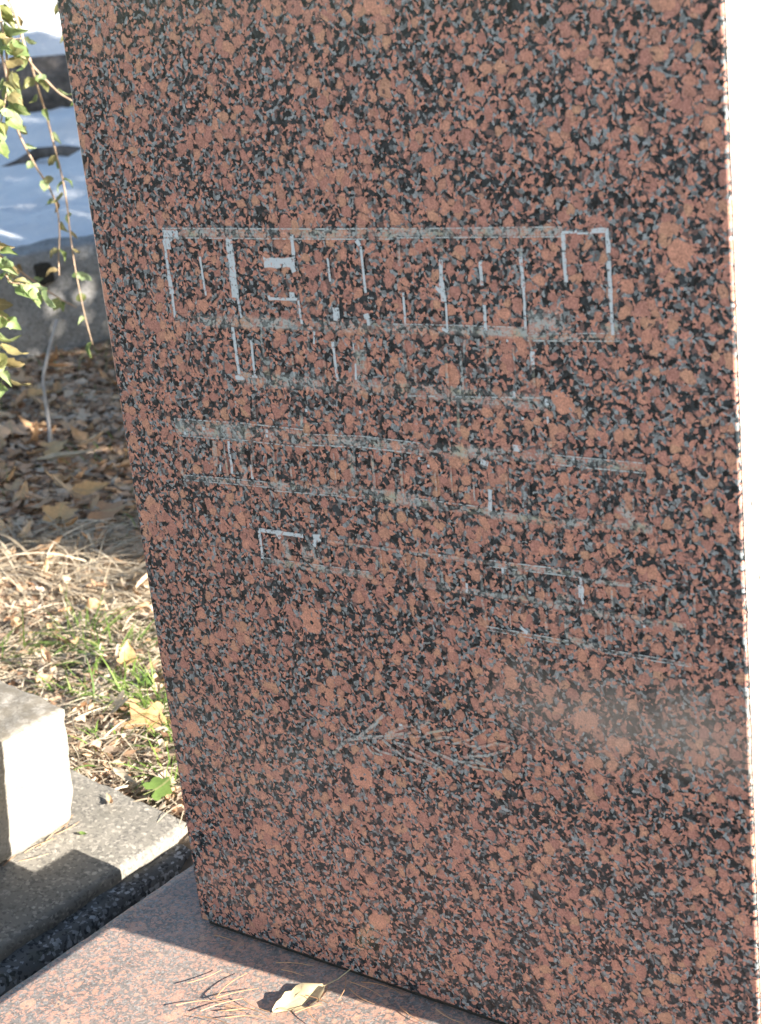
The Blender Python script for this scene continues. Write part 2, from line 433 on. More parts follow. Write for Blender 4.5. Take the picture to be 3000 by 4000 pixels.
('t',3.3,[(204.2,233.3),(212.6,243.4),(225.1,252.7),(243.0,258.6),(261.0,262.1)]),
('t',1.8,[(229.1,256.5),(263.7,263.5),(301.2,270.8)]),
('t',2.9,[(234.1,256.0),(251.2,269.8),(268.1,285.5)]),
('t',2.2,[(216.0,267.3),(222.7,259.7),(234.1,256.0)]),
('t',2.8,[(265.6,265.3),(288.4,277.9),(315.1,287.9)]),
('t',2.4,[(267.1,264.2),(294.3,273.3),(315.0,287.4)]),
('t',1.7,[(264.2,261.4),(282.0,265.8),(302.9,271.4)]),
('t',2.4,[(261.6,260.1),(272.3,253.5),(284.7,247.4),(303.9,246.4),(326.6,243.3)]),
('t',2.4,[(273.2,260.3),(291.9,253.3),(310.7,249.3),(326.6,243.3)]),
('t',2.1,[(245.7,253.9),(256.7,248.1),(272.3,246.9)]),
('t',2.1,[(243.6,250.5),(247.9,244.7),(259.6,244.7)]),
('t',2.3,[(299.7,265.0),(315.0,259.6),(336.5,255.5),(366.0,259.0)]),
('t',2.0,[(301.5,266.8),(310.5,275.9),(339.8,286.0)]),
('t',1.9,[(336.7,257.0),(354.8,253.8),(374.7,255.0)]),
('t',1.9,[(343.3,261.3),(357.1,261.4),(367.5,258.6)]),
('t',2.2,[(349.7,263.3),(364.5,274.2),(381.7,281.2),(394.2,281.7)]),
('t',2.2,[(351.2,262.9),(371.4,267.9),(385.5,275.1),(394.2,281.7)]),
('t',1.9,[(336.7,271.2),(354.4,279.1),(370.0,291.3)]),
('t',1.9,[(344.9,275.7),(353.7,272.6),(359.9,273.9)]),
('t',1.5,[(399.1,303.2),(409.7,299.9),(417.6,292.0)]),
('t',2.1,[(273.1,259.6),(289.4,260.0),(295.5,256.9)]),
('t',2.3,[(302.9,265.0),(322.9,274.1),(337.3,277.0)]),
('b',2.4,[(281.9,278.0),(285.5,278.5)]),
('b',3.0,[(301.3,276.2),(304.2,276.4)]),
]
# ---------------- materials ----------------
M = {}
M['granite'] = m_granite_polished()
M['chalk'] = m_granite_mark('white_paint_in_engraving', (.58,.65,.68), .95, False, .36, .46)
M['band'] = m_granite_mark('scratched_guide_band', (.42,.47,.45), .85, True, .42, .60)
M['twig'] = m_granite_mark('scratched_sprig', (.44,.48,.46), .85, True, .36, .54)
M['line'] = m_granite_mark('scored_line', (.52,.58,.58), .95, False, .42, .56)
M['plinth'] = m_granite_plinth()
M['pale'] = m_pale_side()
M['mortar'] = m_plain('dark_joint', (.02,.018,.015), (.05,.045,.035), 120)
M['slab'] = m_concrete('aggregate_concrete', (.175,.163,.138), (.255,.235,.20), (.50,.455,.385), (.06,.058,.056), (.15,.14,.115), .85, chip=.6)
M['block'] = m_concrete('pale_concrete', (.27,.25,.215), (.345,.32,.28), (.48,.45,.40), (.14,.13,.115), (.19,.175,.147), 1.0, .2, .85, .5)
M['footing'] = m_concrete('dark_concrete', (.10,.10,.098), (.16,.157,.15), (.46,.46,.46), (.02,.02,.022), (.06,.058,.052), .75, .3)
M['wall'] = m_concrete('grey_wall_concrete', (.27,.262,.25), (.36,.345,.33), (.44,.43,.42), (.17,.165,.16), (.20,.19,.17), .5, .2)
M['soil'] = m_plain('soil', (.11,.082,.058), (.22,.165,.115), 30, .95, .6, .01)
M['snow'] = m_plain('old_snow', (.80,.82,.84), (.88,.89,.90), 6, .6, .5, .03)
M['bark'] = m_plain('dark_bark', (.08,.07,.062), (.24,.205,.18), 14, .95, .8, .02)
M['twigbark'] = m_plain('twig_bark', (.30,.20,.13), (.48,.35,.24), 60, .7)
M['stalk'] = m_plain('dry_stalk', (.34,.33,.33), (.46,.44,.42), 40, .8)
M['litter'] = m_island('leaf_litter', [(.70,.46,.29), (.18,.10,.055), (.78,.58,.40), (.58,.30,.15), (.66,.56,.44), (.28,.17,.10), (.82,.64,.47), (.08,.05,.03)], .8, .2)
M['straw'] = m_island('dry_grass', [(.64,.53,.38), (.48,.38,.26), (.72,.62,.47), (.56,.48,.35), (.36,.27,.18), (.68,.58,.42)], .75, .2)
M['green'] = m_island('green_grass', [(.14,.24,.045), (.22,.33,.07), (.10,.19,.035), (.30,.38,.10)], .55, .35)
M['fallen'] = m_object('fallen_leaf', [(.64,.44,.27), (.48,.27,.14), (.74,.58,.40), (.60,.35,.17), (.62,.54,.45), (.74,.52,.30), (.34,.20,.12)], .75, .2)
M['gold'] = m_object('golden_leaf', [(.66,.44,.22), (.60,.37,.17)], .7, .2)
M['yellow'] = m_object('yellow_leaf', [(.74,.60,.36), (.70,.57,.34)], .6, .25)
M['maple'] = m_object('green_leaf', [(.13,.22,.045), (.16,.25,.06)], .6, .3)
M['shrubleaf'] = m_object('shrub_leaf', [(.26,.36,.14), (.17,.22,.07), (.36,.46,.24), (.22,.24,.08), (.36,.34,.16), (.22,.15,.07)], .5, .45)
M['needle'] = m_object('pine_needle', [(.52,.30,.17), (.44,.24,.13), (.60,.38,.22)], .6, 0, False)
M['thuja'] = m_island('evergreen_foliage', [(.045,.085,.025), (.07,.12,.035), (.035,.07,.02)], .7, .1)
M['petal'] = m_plain('pale_seed', (.75,.72,.66), (.85,.82,.76), 80)

# ---------------- setting ----------------
def sm(a, b, x):
    t = min(1, max(0, (x-a)/(b-a))); return t*t*(3-2*t)
def gz(x, y):
    z = -.106 + .014*fbm(x*4, y*4, 1) + .006*fbm(x*17, y*17, 2, 3)
    z += .03*math.exp(-((x+.62)**2+(y-.34)**2)/.05)
    f = sm(.20, .275, y)
    return z*f + (-.165)*(1-f)
def stretch(n, near, far, c):
    out = []
    for i in range(n+1):
        t = (i/n)*2-1; a = abs(t)
        out.append(c + math.copysign(near*a + (far-near)*a**5, t))
    return out
xs = stretch(170, 2.6, 150, -1.2); ys = stretch(170, 2.4, 150, 1.2)
v = [(x, y, gz(x, y)) for y in ys for x in xs]; n = len(xs)
f = [(j*n+i, j*n+i+1, (j+1)*n+i+1, (j+1)*n+i) for j in range(n-1) for i in range(n-1)]
tag(link('ground', mesh('ground', v, f, M['soil'], smooth=True)), kind='structure')

CAMXY = Vector((1.04, -.95)); U = Vector((-.763, .647)); P = Vector((.647, .763))
prof = [(5.35,-.05),(5.55,.17),(6,.23),(7,.31),(8,.42),(8.7,.56),(9.2,.53),(10,.50),(11,.72),(12.5,1.35),(15,2.3),(22,3.0)]
def pz(s):
    for (a, za), (b, zb) in zip(prof, prof[1:]):
        if s <= b: t = max(0, (s-a)/(b-a)); return za+(zb-za)*t
    return prof[-1][1]
v = []; ns, nv = 150, 120
for j in range(nv+1):
    for i in range(ns+1):
        s = 5.35 + (22-5.35)*(i/ns)**1.7; t = -9 + 18*j/nv
        p = CAMXY + U*s + P*t
        z = pz(s + .25*fbm(t*1.3, 4.2, s*.3)) + .085*fbm(p.x*1.6, p.y*1.6, 9) + .032*fbm(p.x*5, p.y*5, 5)
        edge = sm(9, 6.5, abs(t))*sm(.12, .24, -((p.x+3.03)*.944-(p.y-2.5)*.33)); z = z*edge + (-.3)*(1-edge)
        v.append((p.x, p.y, z))
n = ns+1
f = [(j*n+i, (j+1)*n+i, (j+1)*n+i+1, j*n+i+1)[::-1] for j in range(nv) for i in range(ns)]
tag(link('snow_bank', mesh('snow_bank', v, f, M['snow'], smooth=True)), kind='structure')
v = []; nx, ny = 120, 90
for j in range(ny+1):
    for i in range(nx+1):
        x = -9+22*i/nx; y = -14+13.35*j/ny
        e = sm(-.65, -1.05, y + .12*fbm(x*1.5, 0, 3))*sm(.25, .6, x + .15*fbm(y*1.3, 4, 3))*sm(-9, -7.5, x)*sm(13, 11.5, x)*sm(-14, -12.5, y)
        v.append((x, y, -.22 + e*(.13 + .03*fbm(x*2.2, y*2.2, 6) + .01*fbm(x*9, y*9, 6))))
n = nx+1
f = [(j*n+i, j*n+i+1, (j+1)*n+i+1, (j+1)*n+i) for j in range(ny) for i in range(nx)]
tag(link('snow_cover', mesh('snow_cover', v, f, M['snow'], smooth=True)), kind='structure')  # unseen snow in front, added to bounce sunlight onto the stone's face

# ---------------- granite stele ----------------
W, T, H = .60, .113, 1.25
stele = empty('granite_stele')
tag(stele, 'tall polished red granite gravestone with scratched white lettering lines', 'gravestone')
bm = bmesh.new(); bmesh.ops.create_cube(bm, size=1)
for q in bm.verts: q.co = (W*(q.co.x+.5), T*(q.co.y+.5), .0065+(H-.0065)*(q.co.z+.5))
bmesh.ops.bevel(bm, geom=bm.edges[:], offset=.0016, segments=2, profile=.5, affect='EDGES')
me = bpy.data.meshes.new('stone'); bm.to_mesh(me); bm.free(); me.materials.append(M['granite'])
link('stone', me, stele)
v, f = [], []; N = 300
for i in range(N+1):
    z = .012 + (H-.02)*i/N
    j = .0030 + .0009*fbm(z*60, 2, 0, 4) + .003*max(0, fbm(z*25, 7, 0, 3)-.25)
    v += [(W+.0008, j, z), (W+.0016, j+.002, z), (W+.0016, T-.004, z)]
for i in range(N):
    a = 3*i; f += [(a, a+1, a+4, a+3), (a+1, a+2, a+5, a+4)]
o = link('side_panel', mesh('side_panel', v, f, M['pale']), stele); o['label'] = 'pale rough sawn side of the stone in full sun'
v = [(x, y, z) for z in (-.001, .007) for x, y in ((.006,.005),(W-.006,.005),(W-.006,T-.006),(.006,T-.006))]
link('joint', mesh('joint', v, [(0,1,5,4),(1,2,6,5),(2,3,7,6),(3,0,4,7)], M['mortar']), stele)

def ribbon(name, w, pts, mat, off, jit, step=.003):
    """flat mark of uneven width on the front of the stone"""
    P2 = [Vector(p)/1000 for p in pts]; w /= 1000
    line = []
    for a, b in zip(P2, P2[1:]):
        k = max(1, int((b-a).length/step))
        line += [a.lerp(b, i/k) for i in range(k)]
    line.append(P2[-1]); v, uv, f = [], [], []
    sd = random.uniform(0, 50)
    for i, p in enumerate(line):
        d = (line[min(i+1, len(line)-1)]-line[max(i-1, 0)]).normalized(); nn = Vector((-d.y, d.x))
        for s_ in (-1, 1):
            h = w/2*(1+jit*fbm(sd+i*.45, s_*5.0, 0, 3))
            q = p+nn*h*s_; v.append((q.x, off, q.y)); uv.append((i*step*20, .5+.5*s_))
    for i in range(len(line)-1): f.append((2*i, 2*i+1, 2*i+3, 2*i+2))
    return mesh(name, v, f, mat, uv)
cnt = {'b': 0, 'f': 0, 't': 0}
for i, (k, wd, pts) in enumerate(STROKES):
    nm = {'b': 'engraved_stroke', 'f': 'scratched_band', 't': 'sprig_stroke'}[k]
    base = {'b': -.0007, 'f': -.0002, 't': -.0003}[k]
    link(nm, ribbon(nm, wd*{'b': 1.12, 'f': 1.15, 't': 1.35}[k], pts, M[{'b': 'chalk', 'f': 'band', 't': 'twig'}[k]], base-i*2e-6, .45 if k == 'b' else .25), stele)

n0 = len(STROKES)
for i, (k, wd, pts) in enumerate(STROKES):            # scored lines along both edges of the long bands
    if k != 'f' or abs(pts[-1][0]-pts[0][0]) < 70 or (pts[0][1] < 640 and random.random() < .2): continue
    for e, sgn in enumerate((-1, 1)):
        if random.random() < .25: continue
        p2 = [(x, z+sgn*wd*.5) for x, z in pts]
        link('scored_line', ribbon('scored_line', random.uniform(.8, 1.4), p2, M['line'], -.00055-(2*i+e)*1e-6, .3), stele)

for z0, z1, x0, x1, n_ in [(.562,.612,.17,.43,9), (.482,.520,.11,.52,17), (.412,.436,.22,.57,15), (.384,.406,.40,.58,8)]:   # worn letter stems in the lower rows
    for i in range(n_):
        x = x0+(x1-x0)*(i+random.uniform(.1,.9))/n_; a_ = random.uniform(0,.3); b_ = random.uniform(.6,1)
        link('scratched_band', ribbon('scratched_band', random.uniform(1.6,3.2), [(x*1000, 1000*(z0+(z1-z0)*a_)), (x*1000+.5, 1000*(z0+(z1-z0)*b_))], M['band'], -.0009-i*1e-6-x*1e-5, .4), stele)

pl = link('granite_plinth', worn_box('granite_plinth', -.0925, .70, -.34, .17, -.044, 0, M['plinth'], .0125, .0022, .0008, 4, .6))
tag(pl, 'wide weathered granite plinth under the tall stone, half in sun', 'plinth')
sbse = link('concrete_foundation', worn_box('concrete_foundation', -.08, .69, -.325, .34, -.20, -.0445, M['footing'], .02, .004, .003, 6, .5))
tag(sbse, 'concrete foundation block carrying the granite plinth', 'foundation')
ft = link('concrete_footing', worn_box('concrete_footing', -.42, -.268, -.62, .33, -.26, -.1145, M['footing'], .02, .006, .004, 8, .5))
tag(ft, 'dark shaded concrete footing between plinth and tilted slab', 'footing')
TILT = R(8.5)
sb = link('concrete_slab', worn_box('concrete_slab', -.80, 0, -.55, .278, -.055, 0, M['slab'], .0105, .004, .0018, 2, .9))
sb.location = (-.295, 0, -.0977); sb.rotation_euler = (0, TILT, 0)
tag(sb, 'thin tilted grey concrete slab with sunlit edge beside granite plinth', 'slab')
bk = link('concrete_block', worn_box('concrete_block', -.52, -.116, -.12, .191, .0015, .168, M['block'], .0095, .0085, .0030, 5, .9))
bk.location = (-.295, 0, -.0977); bk.rotation_euler = (0, TILT, 0)
tag(bk, 'pale concrete block with worn edges standing on the tilted slab', 'block')

# ---------------- low wall, log ----------------
ax = Vector((.33, .944, 0)); nr = Vector((.944, -.33, 0)); bp0 = Vector((-3.03, 2.5, 0))
wm = worn_box('low_wall', -.30, 0, -3.2, 2.6, -.25, .235, M['wall'], .045, .02, .012, 3, .8)
wl = link('low_wall', wm); wl.location = bp0; wl.rotation_euler = (0, 0, math.atan2(nr.y, nr.x))
tag(wl, 'low grey concrete wall at the far edge of the leaf litter', 'wall')
def tube(pts, r0, r1, sides=6, closed=True, rough=0):
    v, f = [], []; n = len(pts)
    for i, p in enumerate(pts):
        d = (pts[min(i+1, n-1)]-pts[max(i-1, 0)]).normalized()
        a = d.orthogonal().normalized() if i == 0 else (a - d*a.dot(d)).normalized()
        b = d.cross(a); r = r0+(r1-r0)*i/(n-1)
        for k in range(sides):
            t = 2*math.pi*k/sides; rr = r*(1+rough*fbm(k*.9, i*.6, r0*9))
            v.append(tuple(p+(a*math.cos(t)+b*math.sin(t))*rr))
    for i in range(n-1):
        for k in range(sides):
            f.append((i*sides+k, i*sides+(k+1) % sides, (i+1)*sides+(k+1) % sides, (i+1)*sides+k))
    f.append(tuple(range(sides))[::-1]); f.append(tuple((n-1)*sides+k for k in range(sides)))
    return v, f
def catmull(pts, k=5):
    pts = [Vector(p) for p in pts]; q = [pts[0]*2-pts[1]]+pts+[pts[-1]*2-pts[-2]]; out = []
    for i in range(1, len(q)-2):
        for j in range(k):
            t = j/k; a, b, c, d = q[i-1:i+3]
            out.append(.5*((2*b)+(c-a)*t+(2*a-5*b+4*c-d)*t*t+(3*b-a-3*c+d)*t**3))
    out.append(pts[-1]); return out
def at(s, t, z): p = CAMXY+U*s+P*t; return Vector((p.x, p.y, z))
lv, lf = tube([at(9.9+.1*math.sin(i*.7), -3.4+i*.25,   .66+.03*math.sin(i)) for i in range(29)], .19, .15, 14, rough=.25)
lg = link('fallen_log', mesh('fallen_log', lv, lf, M['bark'], smooth=True)); tag(lg, 'thick dark fallen log lying across the snow bank', 'log')
lv, lf = tube([at(7.7+.09*math.sin(i*1.7), -1.1+i*.1, pz(7.7)+.0+.035*math.sin(i*1.1)) for i in range(17)], .05, .02, 9, rough=.9)
lg = link('fallen_stick', mesh('fallen_stick', lv, lf, M['bark'], smooth=True)); tag(lg, 'rough dark stick half buried in the blue shaded snow', 'stick')
# black lump standing in for a dark hole in the wall face
bm = bmesh.new(); bmesh.ops.create_icosphere(bm, subdivisions=3, radius=1)
for q in bm.verts: q.co = Vector([math.copysign(abs(c)**.45, c) for c in q.co])*(1+.12*fbm(*(q.co*1.7)))
for q in bm.verts: q.co = Vector((q.co.x*.02, q.co.y*.030, q.co.z*.036))
me = bpy.data.meshes.new('dark_stone'); bm.to_mesh(me); bm.free(); me.materials.append(M['mortar'])
o = link('dark_stone', me); o.location = (-3.02, 2.522, .165); o.rotation_euler = (0.1, 0, -.34); tag(o, 'small black stone set in the face of the low wall', 'stone')

# ---------------- unseen evergreens added to shade the grass and snow bank ----------------
def shade_thuja_meshes(h, r, n):
    rnd = random.Random(5); v, f = [], []
    for i in range(n):
        z = h*(.02+.98*rnd.random()**1.15); t = z/h
        env = r*min(1, .55+t*3)*(1-t)**.55
        a = rnd.uniform(0, 2*math.pi); lump = 1+.22*fbm(math.cos(a)*2, math.sin(a)*2, z*2.2)
        rr = env*lump*(.55+.45*rnd.random()**.5)
        c = Vector((math.cos(a)*rr, math.sin(a)*rr, z))
        d = Vector((math.cos(a)*.6+rnd.uniform(-.4,.4), math.sin(a)*.6+rnd.uniform(-.4,.4), rnd.uniform(.3,1.1))).normalized()
        s_ = d.cross(Vector((rnd.uniform(-1,1), rnd.uniform(-1,1), rnd.uniform(-.3,.3)))).normalized()
        L = rnd.uniform(.05, .11); w_ = L*.32; k = len(v)
        v += [tuple(c-s_*w_*.4), tuple(c+d*L*.5-s_*w_), tuple(c+d*L), tuple(c+d*L*.5+s_*w_)]; f.append((k, k+1, k+2, k+3))
    return mesh('crown', v, f, M['thuja'])
cr = shade_thuja_meshes(4.6, .62, 19000)
tv, tf = tube([Vector((.02*math.sin(i), 0, -.1+i*.3)) for i in range(14)], .07, .02, 8, rough=.2)
tm = mesh('trunk', tv, tf, M['bark'], smooth=True)
lab = ['columnar evergreen tree nearest behind the granite stone', 'second columnar evergreen in the row behind the stone', 'middle columnar evergreen in the row behind the stone', 'fourth columnar evergreen in the row behind the stone', 'farthest columnar evergreen in the row behind the stone', 'columnar evergreen set back behind the others in the row']
for i, (x, y, sc) in enumerate([(2.1, 1.80, 1.0), (2.3, 2.75, 1.1), (2.0, 3.95, 1.25), (2.4, 5.3, 1.4), (2.2, 6.9, 1.5), (3.5, 6.15, 1.45)]):
    t = empty('evergreen_tree', (x, y, -.12), i*1.9); t.scale = (sc,)*3
    tag(t, lab[i], 'tree', 'row of evergreens behind the stone')
    link('crown', cr, t); link('trunk', tm, t)

# ---------------- grass, straw, litter ----------------
def blade(v, f, base, d, length, width, droop, seg=4):
    k = len(v); d = d.normalized(); side = d.cross(Vector((0,0,1)))
    if side.length < 1e-3: side = Vector((1,0,0))
    side = (side.normalized()+Vector((random.uniform(-.4,.4), random.uniform(-.4,.4), random.uniform(-.5,.5)))).normalized(); p = base.copy()
    for i in range(seg+1):
        w_ = width*(1-(i/seg)**2*.92)
        v += [tuple(p-side*w_/2), tuple(p+side*w_/2)]
        d = (d+Vector((random.uniform(-.12,.12), random.uniform(-.12,.12), -droop/seg))).normalized(); p = p+d*length/seg
        lo = gz(p.x, p.y)+.002
        if p.z < lo: p.z = lo+random.uniform(0,.004)
    for i in range(seg): f.append((k+2*i, k+2*i+1, k+2*i+3, k+2*i+2))
def corridor(t0=0.0, t1=1.0, half=.55):
    """a spot on the strip of lawn between the slab and the wall"""
    t = random.uniform(t0, t1); s = 1.75+3.55*t; off = random.gauss(0, half*.6)
    if abs(off) > half*1.6: off = random.uniform(-half, half)
    p = CAMXY+U*s+P*(off-.12*(1-t)); return p.x, p.y
def free(x, y): return y > .285 or x < -1.12
v, f = [], []
for i in range(19000):
    x, y = corridor(0, 1)
    if not free(x, y): continue
    a = random.uniform(0, 2*math.pi); L = random.uniform(.004, .0145) if x > -1.15 else random.uniform(.010, .030); w_ = L*random.uniform(.22,.7)
    c = Vector((x, y, gz(x, y)+random.uniform(.001,.012))); d = Vector((math.cos(a), math.sin(a), random.uniform(-.5,.5))).normalized(); s_ = d.cross(Vector((random.uniform(-.6,.6), random.uniform(-.6,.6), 1))).normalized()
    up_ = d.cross(s_)*random.uniform(-.3,.3)*w_; k = len(v)
    v += [tuple(c-d*L), tuple(c-s_*w_+up_), tuple(c+d*L*random.uniform(.7,1.2)), tuple(c+s_*w_+up_)]; f += [(k, k+1, k+2), (k, k+2, k+3)]
tag(link('leaf_litter', mesh('leaf_litter', v, f, M['litter'])), 'small brown and tan leaf fragments covering the ground', 'leaf litter', kind='stuff')
v, f = [], []
for i in range(13000):
    x, y = corridor(0, .42 if i % 8 else 1)
    if not free(x, y): continue
    a = random.uniform(0, 2*math.pi)
    blade(v, f, Vector((x, y, gz(x, y)+random.uniform(0,.014))), Vector((math.cos(a), math.sin(a), random.uniform(-.02,.35))), random.uniform(.02,.085), random.uniform(.0011,.0036), .5)
# combed dry tussocks
for cx, cy, rr, nb, L in [(-1.34,.92,.15,620,.28), (-1.12,.88,.12,420,.24), (-1.45,1.05,.12,200,.2), (-.98,.80,.10,220,.14), (-1.0,1.0,.07,120,.14), (-.80,.72,.10,160,.12)]:
    for i in range(nb):
        a = random.uniform(0, 2*math.pi); q = rr*math.sqrt(random.random()); x, y = cx+q*math.cos(a), cy+q*math.sin(a)
        b_ = random.gauss(.45, .55); d = Vector((math.cos(b_), math.sin(b_), random.uniform(.25,.9)))
        if random.random() < .3: d.x *= -1
        blade(v, f, Vector((x, y, gz(x, y))), d, L*random.uniform(.5,1.1), random.uniform(.0016,.0032) if random.random() < .75 else random.uniform(.0035,.0055), random.uniform(.9,1.6), 6)
tag(link('dry_grass', mesh('dry_grass', v, f, M['straw'])), 'pale dry matted grass blades over the leaf litter', 'dry grass', kind='stuff')
v, f = [], []
for cx, cy, rr, nb, L in [(-.93,.68,.05,60,.10), (-.80,.64,.05,50,.09), (-.60,.53,.05,70,.085), (-.55,.50,.035,70,.07), (-1.02,.57,.06,50,.09), (-.66,.52,.06,50,.07), (-.47,.44,.03,30,.06), (-.76,.52,.05,36,.06), (-.42,.36,.03,20,.05), (-.52,.38,.06,24,.05), (-1.25,1.3,.2,60,.07), (-1.7,1.5,.3,90,.07), (-2.6,2.2,.4,120,.08), (-.37,.33,.02,14,.05)]:
    for i in range(int(nb*1.7)):
        a = random.uniform(0, 2*math.pi); q = rr*math.sqrt(random.random()); x, y = cx+q*math.cos(a), cy+q*math.sin(a)
        if not free(x, y): continue
        d = Vector((math.cos(a)*.8+random.gauss(0,.4), math.sin(a)*.8+random.gauss(0,.4), random.uniform(.3,1.2)))
        blade(v, f, Vector((x, y, gz(x, y))), d, L*random.uniform(.5,1.15), random.uniform(.0018,.0036), random.uniform(.5,1.3), 5)
tag(link('green_grass', mesh('green_grass', v, f, M['green'])), 'fresh green grass tufts among dry leaves', 'grass', kind='stuff')

# ---------------- leaves ----------------
def leaf_mesh(name, L, wd, mat, curl=.3, fold=.3, wave=.1, seed=0, stalk=.25):
    nx, ny = 8, 4; v, uv, f = [], [], []; rnd = random.Random(seed)
    for i in range(nx+1):
        t = i/nx; w_ = wd*.5*math.sin(math.pi*min(1, .04+t*.96)**.8)*(1-.25*t)+.0004
        for j in range(ny+1):
            s_ = j/ny*2-1; e = 1+.16*rnd.uniform(-1, 1)*(abs(s_) > .9)
            y = s_*w_*e; z = fold*abs(y) + curl*L*(t-.4)**2*1.6 + wave*L*.18*fbm(t*3+seed, s_*1.4, 2)
            v.append((t*L, y, z)); uv.append((t, j/ny))
    for i in range(nx):
        for j in range(ny): f.append((i*(ny+1)+j, (i+1)*(ny+1)+j, (i+1)*(ny+1)+j+1, i*(ny+1)+j+1))
    k = len(v); q = .0007
    v += [(0,-q,v[2][2]), (0,q,v[2][2]), (-stalk*L*.5,-q,.02*L), (-stalk*L*.5,q,.02*L), (-stalk*L,-q,.10*L), (-stalk*L,q,.10*L)]; uv += [(0,.5)]*6
    f += [(k,k+1,k+3,k+2), (k+2,k+3,k+5,k+4)]
    return mesh(name, v, f, mat, uv, True)
def lobed_mesh(name, rad, mat, lobes=5, deep=.45, curl=.3, seed=0):
    rnd = random.Random(seed); n = lobes*8; v, uv, f = [(0,0,0)], [(0,.5)], []
    for ring in (.5, 1.0):
        for i in range(n+1):
            a = -2.6+5.2*i/n; ph = (i % 8)/8*2*math.pi
            r_ = rad*(1-deep*(.5+.5*math.cos(ph)))*(.75+.25*math.cos(a*.6))*(1+.08*rnd.uniform(-1,1))
            rr = r_ if ring == 1 else rad*.42
            x, y = rr*math.cos(a), rr*math.sin(a)
            v.append((x, y, curl*rad*((rr/rad)**2)*(.4+.6*math.sin(a*2+seed))*.6)); uv.append((.5+.5*math.cos(a)*ring, .5+.5*math.sin(a)*ring))
    for i in range(n):
        f.append((0, 1+i, 2+i)); f.append((1+i, n+2+i, n+3+i, 2+i))
    k = len(v); q = .0008
    v += [(0,-q,0), (0,q,0), (-rad*.8,-q,.1*rad), (-rad*.8,q,.1*rad)]; uv += [(0,.5)]*4; f.append((k,k+1,k+3,k+2))
    return mesh(name, v, f, mat, uv, True)
FM = [leaf_mesh('fallen_leaf', .045, .026, M['fallen'], .5, .5, .7, 1), leaf_mesh('fallen_leaf', .055, .024, M['fallen'], .9, .8, .8, 2), leaf_mesh('fallen_leaf', .036, .026, M['fallen'], -.5, .4, .9, 3),
      lobed_mesh('fallen_leaf', .032, M['fallen'], 5, .45, .6, 4), leaf_mesh('fallen_leaf', .06, .034, M['fallen'], .6, -.5, 1.0, 5), lobed_mesh('fallen_leaf', .026, M['fallen'], 5, .5, -.7, 6), leaf_mesh('fallen_leaf', .06, .016, M['fallen'], .3, 1.2, .5, 7)]
done = 0
while done < 290:
    x, y = corridor(.0, 1, .42) if done % 3 == 0 else corridor(.22, 1, .38)
    if not free(x, y): continue
    if abs(x+.375) < .07 and abs(y-.31) < .05: continue
    ki = random.randrange(7); o = link('fallen_leaf', FM[ki]); o.location = (x, y, gz(x, y)+random.uniform(.006,.02)); o.rotation_euler = (random.gauss(0,.35), random.gauss(0,.35), random.uniform(0,6.28))
    s_ = random.uniform(.55,1.05)*(1.0 if x > -1.15 else 1.45); o.scale = (s_,)*3
    kind = ('oval', 'curled', 'broad', 'lobed', 'large oval', 'small lobed', 'narrow')[ki]
    zone = 'in the sunlit litter behind the concrete slab' if x > -1.0 else 'around the dry grass tussock' if x > -1.5 else 'in the shaded litter before the low wall' if x > -2.2 else 'in the shade at the foot of the low wall'
    tag(o, f'{kind} dry brown leaf {zone}', 'leaf', f'{kind} leaves {zone}'); done += 1
def put(name, me, loc, rot, label, cat='leaf', sc=1.0):
    o = link(name, me); o.location = loc; o.rotation_euler = rot; o.scale = (sc,)*3; return tag(o, label, cat)
def lay(me, loc, yaw, tilt, label, sc=1.0, cat='leaf', name='fallen_leaf', ax=(.65,.76,0)):
    o = link(name, me); o.matrix_world = Matrix.Translation(loc) @ Matrix.Rotation(tilt, 4, Vector(ax)) @ Matrix.Rotation(yaw, 4, 'Z') @ Matrix.Scale(sc, 4); return tag(o, label, cat)
lay(leaf_mesh('golden_leaf', .085, .05, M['gold'], .25, .2, .5, 11, .1), (-1.565, 1.255, -.075), .85, .35, 'large golden leaf lying against the left edge of the stone')
lay(lobed_mesh('golden_leaf', .045, M['gold'], 5, .25, .5, 12), (-1.46, 1.12, -.075), 2.2, .3, 'broad curled tan leaf in front of the golden leaf')
lay(lobed_mesh('brown_leaf', .055, M['fallen'], 5, .3, .6, 14), (-1.385, 1.18, -.075), .4, .2, 'crumpled brown leaf beside the broad tan leaf')
lay(leaf_mesh('straw_leaf', .14, .030, M['straw'], .1, .5, .3, 13, .1), (-1.87, 1.42, -.075), .85, .2, 'long pale folded leaf lying like a stick in the shade')
lay(lobed_mesh('rust_leaf', .045, M['gold'], 5, .25, .6, 15), (-1.93, 1.52, -.075), 1.0, .25, 'rusty orange leaf behind the long pale folded leaf')
lay(leaf_mesh('orange_leaf', .095, .045, M['gold'], .4, .4, .6, 16), (-2.48, 1.91, -.07), .5, .3, 'orange curled leaf far back near the low wall')
lay(lobed_mesh('grey_leaf', .055, M['fallen'], 5, .3, -.5, 17), (-2.17, 1.60, -.07), 2.5, .3, 'dark brown curled leaf at the left edge in shade')
lay(leaf_mesh('tan_leaf', .06, .034, M['gold'], .5, .3, .7, 18), (-.71, .58, -.078), 2.3, .12, 'oval tan leaf lying among the green blades')
lay(lobed_mesh('maple_leaf', .045, M['fallen'], 5, .4, .4, 19), (-.53, .44, -.075), 1.8, .25, 'pale lobed leaf in full sun behind the block')
lay(leaf_mesh('long_leaf', .06, .013, M['straw'], .2, .4, .3, 20), (-.47, .318, -.079), -.3, .05, 'bleached narrow leaf along the far edge of the slab')
lay(lobed_mesh('green_maple', .024, M['maple'], 5, .22, .4, 21), (-.378, .304, -.080), 1.3, .35, 'bright green lobed leaf at the slab corner')
